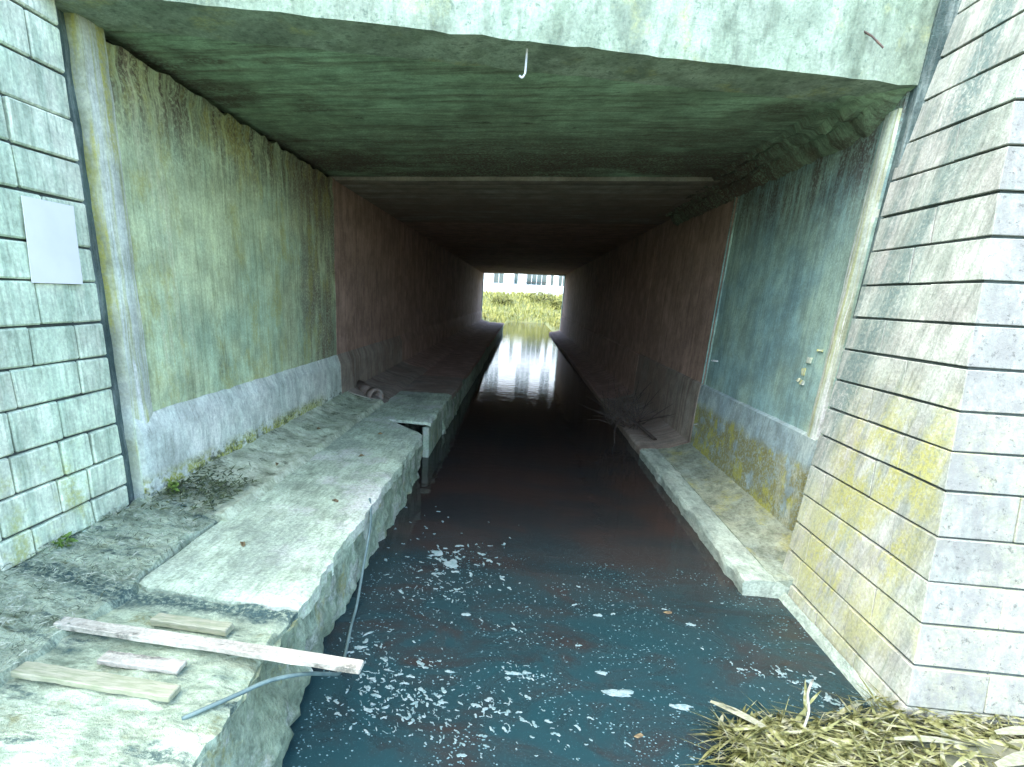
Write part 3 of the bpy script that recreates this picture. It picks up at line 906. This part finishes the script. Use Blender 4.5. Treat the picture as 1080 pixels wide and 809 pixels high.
# ------------------------------------------------------------------ foam on the water
RF = random.Random(21)
def blob(V, F, x, y, rx, ry, ang, h=0.004):
    n = RF.choice((6, 7, 8))
    z00 = RF.uniform(0.0, 0.0025)
    n0 = len(V)
    ca, sa = math.cos(ang), math.sin(ang)
    for lvl, (s, z) in enumerate(((1.0, 0.0012), (0.72, h))):
        for k in range(n):
            t = 2 * math.pi * k / n
            q = s * RF.uniform(0.65, 1.25)
            a, b = rx * q * math.cos(t), ry * q * math.sin(t)
            V.append((x + a * ca - b * sa, y + a * sa + b * ca, z + z00))
    for k in range(n):
        F.append((n0 + k, n0 + (k + 1) % n, n0 + n + (k + 1) % n, n0 + n + k))
    F.append(tuple(n0 + n + k for k in range(n)))
V, F = [], []
def strand(x, y, L, ang, wd):
    px, py = x, y
    n = max(2, int(L / (wd * 1.4)))
    for i in range(n):
        blob(V, F, px, py, wd * RF.uniform(0.8, 1.7), wd * RF.uniform(0.45, 0.9), ang + RF.gauss(0, .4))
        ang += RF.gauss(0, 0.5)
        px += math.cos(ang) * wd * 1.5
        py += math.sin(ang) * wd * 1.5
clusters = [(-0.37, 3.10, .16, .18, 26, 0.016), (-0.40, 2.70, .14, .12, 16, 0.013), (-0.62, 2.05, .10, .12, 18, 0.013), (-0.45, 1.95, .12, .12, 26, 0.012),
            (-0.30, 1.80, .14, .10, 26, 0.011), (-0.12, 1.70, .14, .07, 18, 0.010), (-0.55, 1.78, .08, .10, 12, 0.010), (0.0, 1.88, .07, .04, 9, 0.012), (0.11, 2.06, .08, .05, 6, 0.011),
            (0.20, 1.72, .10, .06, 9, 0.009), (1.43, 2.25, .09, .05, 10, 0.012), (1.52, 2.12, .07, .05, 9, 0.012), (1.25, 2.28, .10, .05, 5, 0.010), (0.02, 2.45, .25, .2, 8, 0.010),
            (0.62, 2.75, .5, .2, 8, 0.008), (-0.05, 3.2, .3, .3, 8, 0.010), (-.6, 3.6, .12, .3, 7, .01), (0.75, 1.66, .25, .12, 9, 0.008)]
for (x, y, sx, sy, n, wd) in clusters:
    for i in range(int(n * 2.6)):
        strand(RF.gauss(x, sx), RF.gauss(y, sy), RF.uniform(0.6, 2.6) * wd, RF.gauss(-0.5, 0.6), wd * RF.choice((0.15, 0.2, 0.3, 0.4, 0.6, 1.0)))
for (x, y, sx, sy) in ((0.547, 2.011, 0.055, 0.022), (0.82, 1.973, 0.05, 0.013), (0.10, 2.07, 0.035, 0.008), (0.15, 2.08, .02, .008), (0.5, 2.14, .025, .008), (-.17, 2.5, .02, .012), (0.55, 2.62, .02, .01), (1.05, 2.62, .02, .008), (-.33, 3.05, .04, .05), (-.44, 3.18, .04, .04)):
    for i in range(7):
        blob(V, F, x + RF.gauss(0, sx * .4), y + RF.gauss(0, sy * .4), sx * RF.uniform(.5, .9), sy * RF.uniform(.5, .9), RF.gauss(-.1, .2), 0.006)
tag(link('foam', V, F, m_foam), 'pale broken foam strands drifting on the dark stream', 'foam', kind='stuff')
V, F = [], []
for i in range(9000):
    x = RF.uniform(-0.8, 1.7); y = 1.05 + 2.2 * RF.random() ** 1.3
    if x < edge_x(min(y, 3), 0.0) + 0.02 or fbm((x, y * 1.4, 30), 2.2) + RF.uniform(-.45, .45) < 0.05:
        continue
    r = RF.uniform(0.0015, 0.0045)
    n0 = len(V)
    for k in range(5):
        t = 2 * math.pi * k / 5 + i
        V.append((x + r * 1.3 * math.cos(t), y + r * math.sin(t), 0.0012))
    V.append((x, y, 0.003))
    for k in range(5):
        F.append((n0 + k, n0 + (k + 1) % 5, n0 + 5))
tag(link('bubble_scum', V, F, m_foamd), 'fine teal bubble scum speckling the stream surface', 'scum', kind='stuff')
V, F = [], []
for (x, y, lab, r) in ((0.60, 1.78, 'small yellow-brown leaf floating by the big foam patch', 0.018), (0.95, 2.72, 'dark leaf floating on the open teal water', 0.02)):
    V, F = [], []
    blob(V, F, x, y, r * 1.4, r * .7, 0.3, 0.005)
    tag(link('floating_leaf', V, F, m_leafd), lab, 'leaf')

# ------------------------------------------------------------------ beyond the far mouth
fp = empty('culvert_portal', (0, YF + .1, 0))
tag(fp, 'pale concrete frame of the far culvert mouth', 'portal')
box('jamb', (-2.7, -1.97, YF, YF + .35, -.3, 3.4), m_kerb, fp, 0.01)
box('jamb', (1.97, 2.7, YF, YF + .35, -.3, 3.4), m_kerb, fp, 0.01)
box('head', (-1.97, 1.97, YF, YF + .35, zc(0) - .03, 3.4), m_kerb, fp, 0.01)
def far_bank(x0, x1, y0, y1, fz, nu, nv):
    def fn(u, v):
        x, y = x0 + (x1 - x0) * u, y0 + (y1 - y0) * v
        return (x, y, fz(x, y))
    return tag(sheet('river_bank', fn, nu, nv, (0, 0, -0.6), m_turf), kind='structure')
far_bank(-30, -0.75, YF + .4, 41, lambda x, y: min(0.9, -0.12 + 0.5 * (-0.75 - x)) + 0.06 * fbm((x, y, 0), 1) if x < -.8 else -.1, 20, 16)
far_bank(1.5, 30, YF + .4, 41, lambda x, y: min(1.0, -0.12 + 0.5 * (x - 1.5)) + 0.06 * fbm((x, y, 0), 1) if x > 1.55 else -.1, 20, 16)
def hz(x, y):
    return -0.15 + 2.0 * min(1, max(0, (y - 38.5) / 10)) ** 0.8 + 0.12 * fbm((x, y, 1), 0.7)
far_bank(-40, 40, 38.5, 90, hz, 60, 40)
items = []
for i in range(5200):
    x, y = R.uniform(-6, 6), 38.8 + 12 * R.random()
    items.append(((x, y, hz(x, y) - .03), R.uniform(0, 6.28), R.uniform(0.3, 0.7), R.uniform(0.03, 0.07), R.uniform(0.8, 1.5), R.uniform(0.1, 0.5)))
for i in range(1600):
    s = R.choice((-1, 1)); y = R.uniform(YF + .6, 40)
    x = -0.95 - 2 * R.random() if s < 0 else 1.75 + 2 * R.random()
    items.append(((x, y, 0.1 + .4 * (abs(x) - (0.75 if s < 0 else 1.5)) - .1), R.uniform(0, 6.28), R.uniform(0.2, 0.5), R.uniform(0.02, 0.05), R.uniform(0.8, 1.5), R.uniform(0.1, 0.5)))
tag(blades('bank_grass', items, m_grass), 'rough yellow-green grass on the far bank', 'grass', kind='stuff')
def bush(loc, rx, rz, lab, seed, n=700):
    RQ = random.Random(seed)
    e = empty('bush', loc)
    it = []
    for i in range(n):
        d = Vector((RQ.gauss(0, 1), RQ.gauss(0, 1), RQ.gauss(0, 1))).normalized() * RQ.uniform(.45, 1) ** .5
        p = Vector(loc) + Vector((d.x * rx, d.y * rx, rz * (0.55 + d.z * .5) * (1 + .3 * fbm((d.x, d.y, seed), 2))))
        it.append((p, RQ.uniform(0, 6.28), RQ.uniform(.1, .25), RQ.uniform(.05, .1), RQ.uniform(-.4, 1), .3))
    blades('crown', it, m_bush, e)
    for k in range(5):
        a = k * 1.25
        tube('branch', [loc, Vector(loc) + Vector((math.cos(a) * rx * .3, math.sin(a) * rx * .3, rz * .4)), Vector(loc) + Vector((math.cos(a) * rx * .6, math.sin(a) * rx * .6, rz * .8))], [.04, .03, .01], m_twig, e, 5)
    return tag(e, lab, 'bush')
bush((-1.6, 44, hz(-1.6, 44) - .1), 0.9, 0.7, 'low dark bush on the far bank left of the grass gap', 3)
bush((1.6, 46, hz(1.6, 46) - .1), 1.3, 0.8, 'wide yellow-green bush below the far house windows', 4)
bush((3.0, 43.5, hz(3, 43.5) - .1), 0.8, 0.7, 'small rounded bush at the water end of the far bank', 5)
# white house across the stream end
HY = 55.0
hs = empty('house', (0, HY, 1.5))
tag(hs, 'white rendered house with two rows of windows beyond the far bank', 'house')
WX = [(-2.45, 1.05), (-0.75, 0.45), (1.25, 2.0), (2.75, 0.35), (3.75, 0.8), (-5.0, 1.1), (-7.6, 1.1), (6.2, 1.1), (8.8, 1.1)]
WX2 = [(-2.6, 1.5), (0.6, 1.5), (2.9, 1.0), (-5.4, 1.3), (5.4, 1.3), (8.4, 1.3)]
rows = [(2.85, 1.25, WX), (5.55, 1.35, WX2)]
# wall is pieced round the real openings
zlev = [1.0]
for (z, h, W) in rows:
    zlev += [z, z + h]
zlev.append(8.6)
def wallpiece(x0, x1, z0, z1):
    box('wall', (x0, x1, HY, HY + .3, z0, z1), m_render, hs, 0)
for k in range(len(zlev) - 1):
    if k % 2 == 0:
        wallpiece(-11, 11, zlev[k], zlev[k + 1])
    else:
        W = sorted(rows[k // 2][2])
        x = -11
        for (c, wd) in W:
            wallpiece(x, c - wd / 2, zlev[k], zlev[k + 1])
            x = c + wd / 2
        wallpiece(x, 11, zlev[k], zlev[k + 1])
for (z, h, W) in rows:
    for (c, wd) in W:
        wi = box('window', (c - wd / 2, c + wd / 2, HY + .16, HY + .20, z, z + .06), m_frame, hs, 0)
        box('frame', (c - wd / 2, c + wd / 2, HY + .16, HY + .20, z + h - .06, z + h), m_frame, wi, 0)
        nm = max(1, round(wd / 0.5))
        for q in range(nm + 1):
            xx = c - wd / 2 + .025 + (wd - .05) * q / nm
            box('mullion', (xx - .025, xx + .025, HY + .155, HY + .20, z + .06, z + h - .06), m_frame, wi, 0)
        for q in range(nm):
            xa, xb = c - wd / 2 + wd * q / nm, c - wd / 2 + wd * (q + 1) / nm
            box('pane', (xa + .02, xb - .02, HY + .175, HY + .185, z + .05, z + h - .05), m_glass, wi, 0)
        box('sill', (c - wd / 2 - .06, c + wd / 2 + .06, HY - .08, HY + .02, z - .07, z - .005), m_frame, wi, 0)
wallpiece(-11, -10.7, 1, 8.6)
box('interior', (-10.9, 10.9, HY + .9, HY + 7, 0.6, 8.55), m_dark, hs, 0)
rf = hexa('roof', [(-11.4, HY - .4, 8.6), (11.4, HY - .4, 8.6), (11.4, HY + 8, 8.6), (-11.4, HY + 8, 8.6), (-11.0, HY + 3.6, 11), (11.0, HY + 3.6, 11), (11.0, HY + 4, 11), (-11.0, HY + 4, 11)], m_tile, hs, 0)
box('balcony_rail', (0.2, 2.3, HY - .12, HY - .08, 3.12, 3.17), m_steel, hs, 0)
for q in range(9):
    box('baluster', (0.25 + q * .25, 0.28 + q * .25, HY - .115, HY - .085, 2.78, 3.12), m_steel, hs, 0)
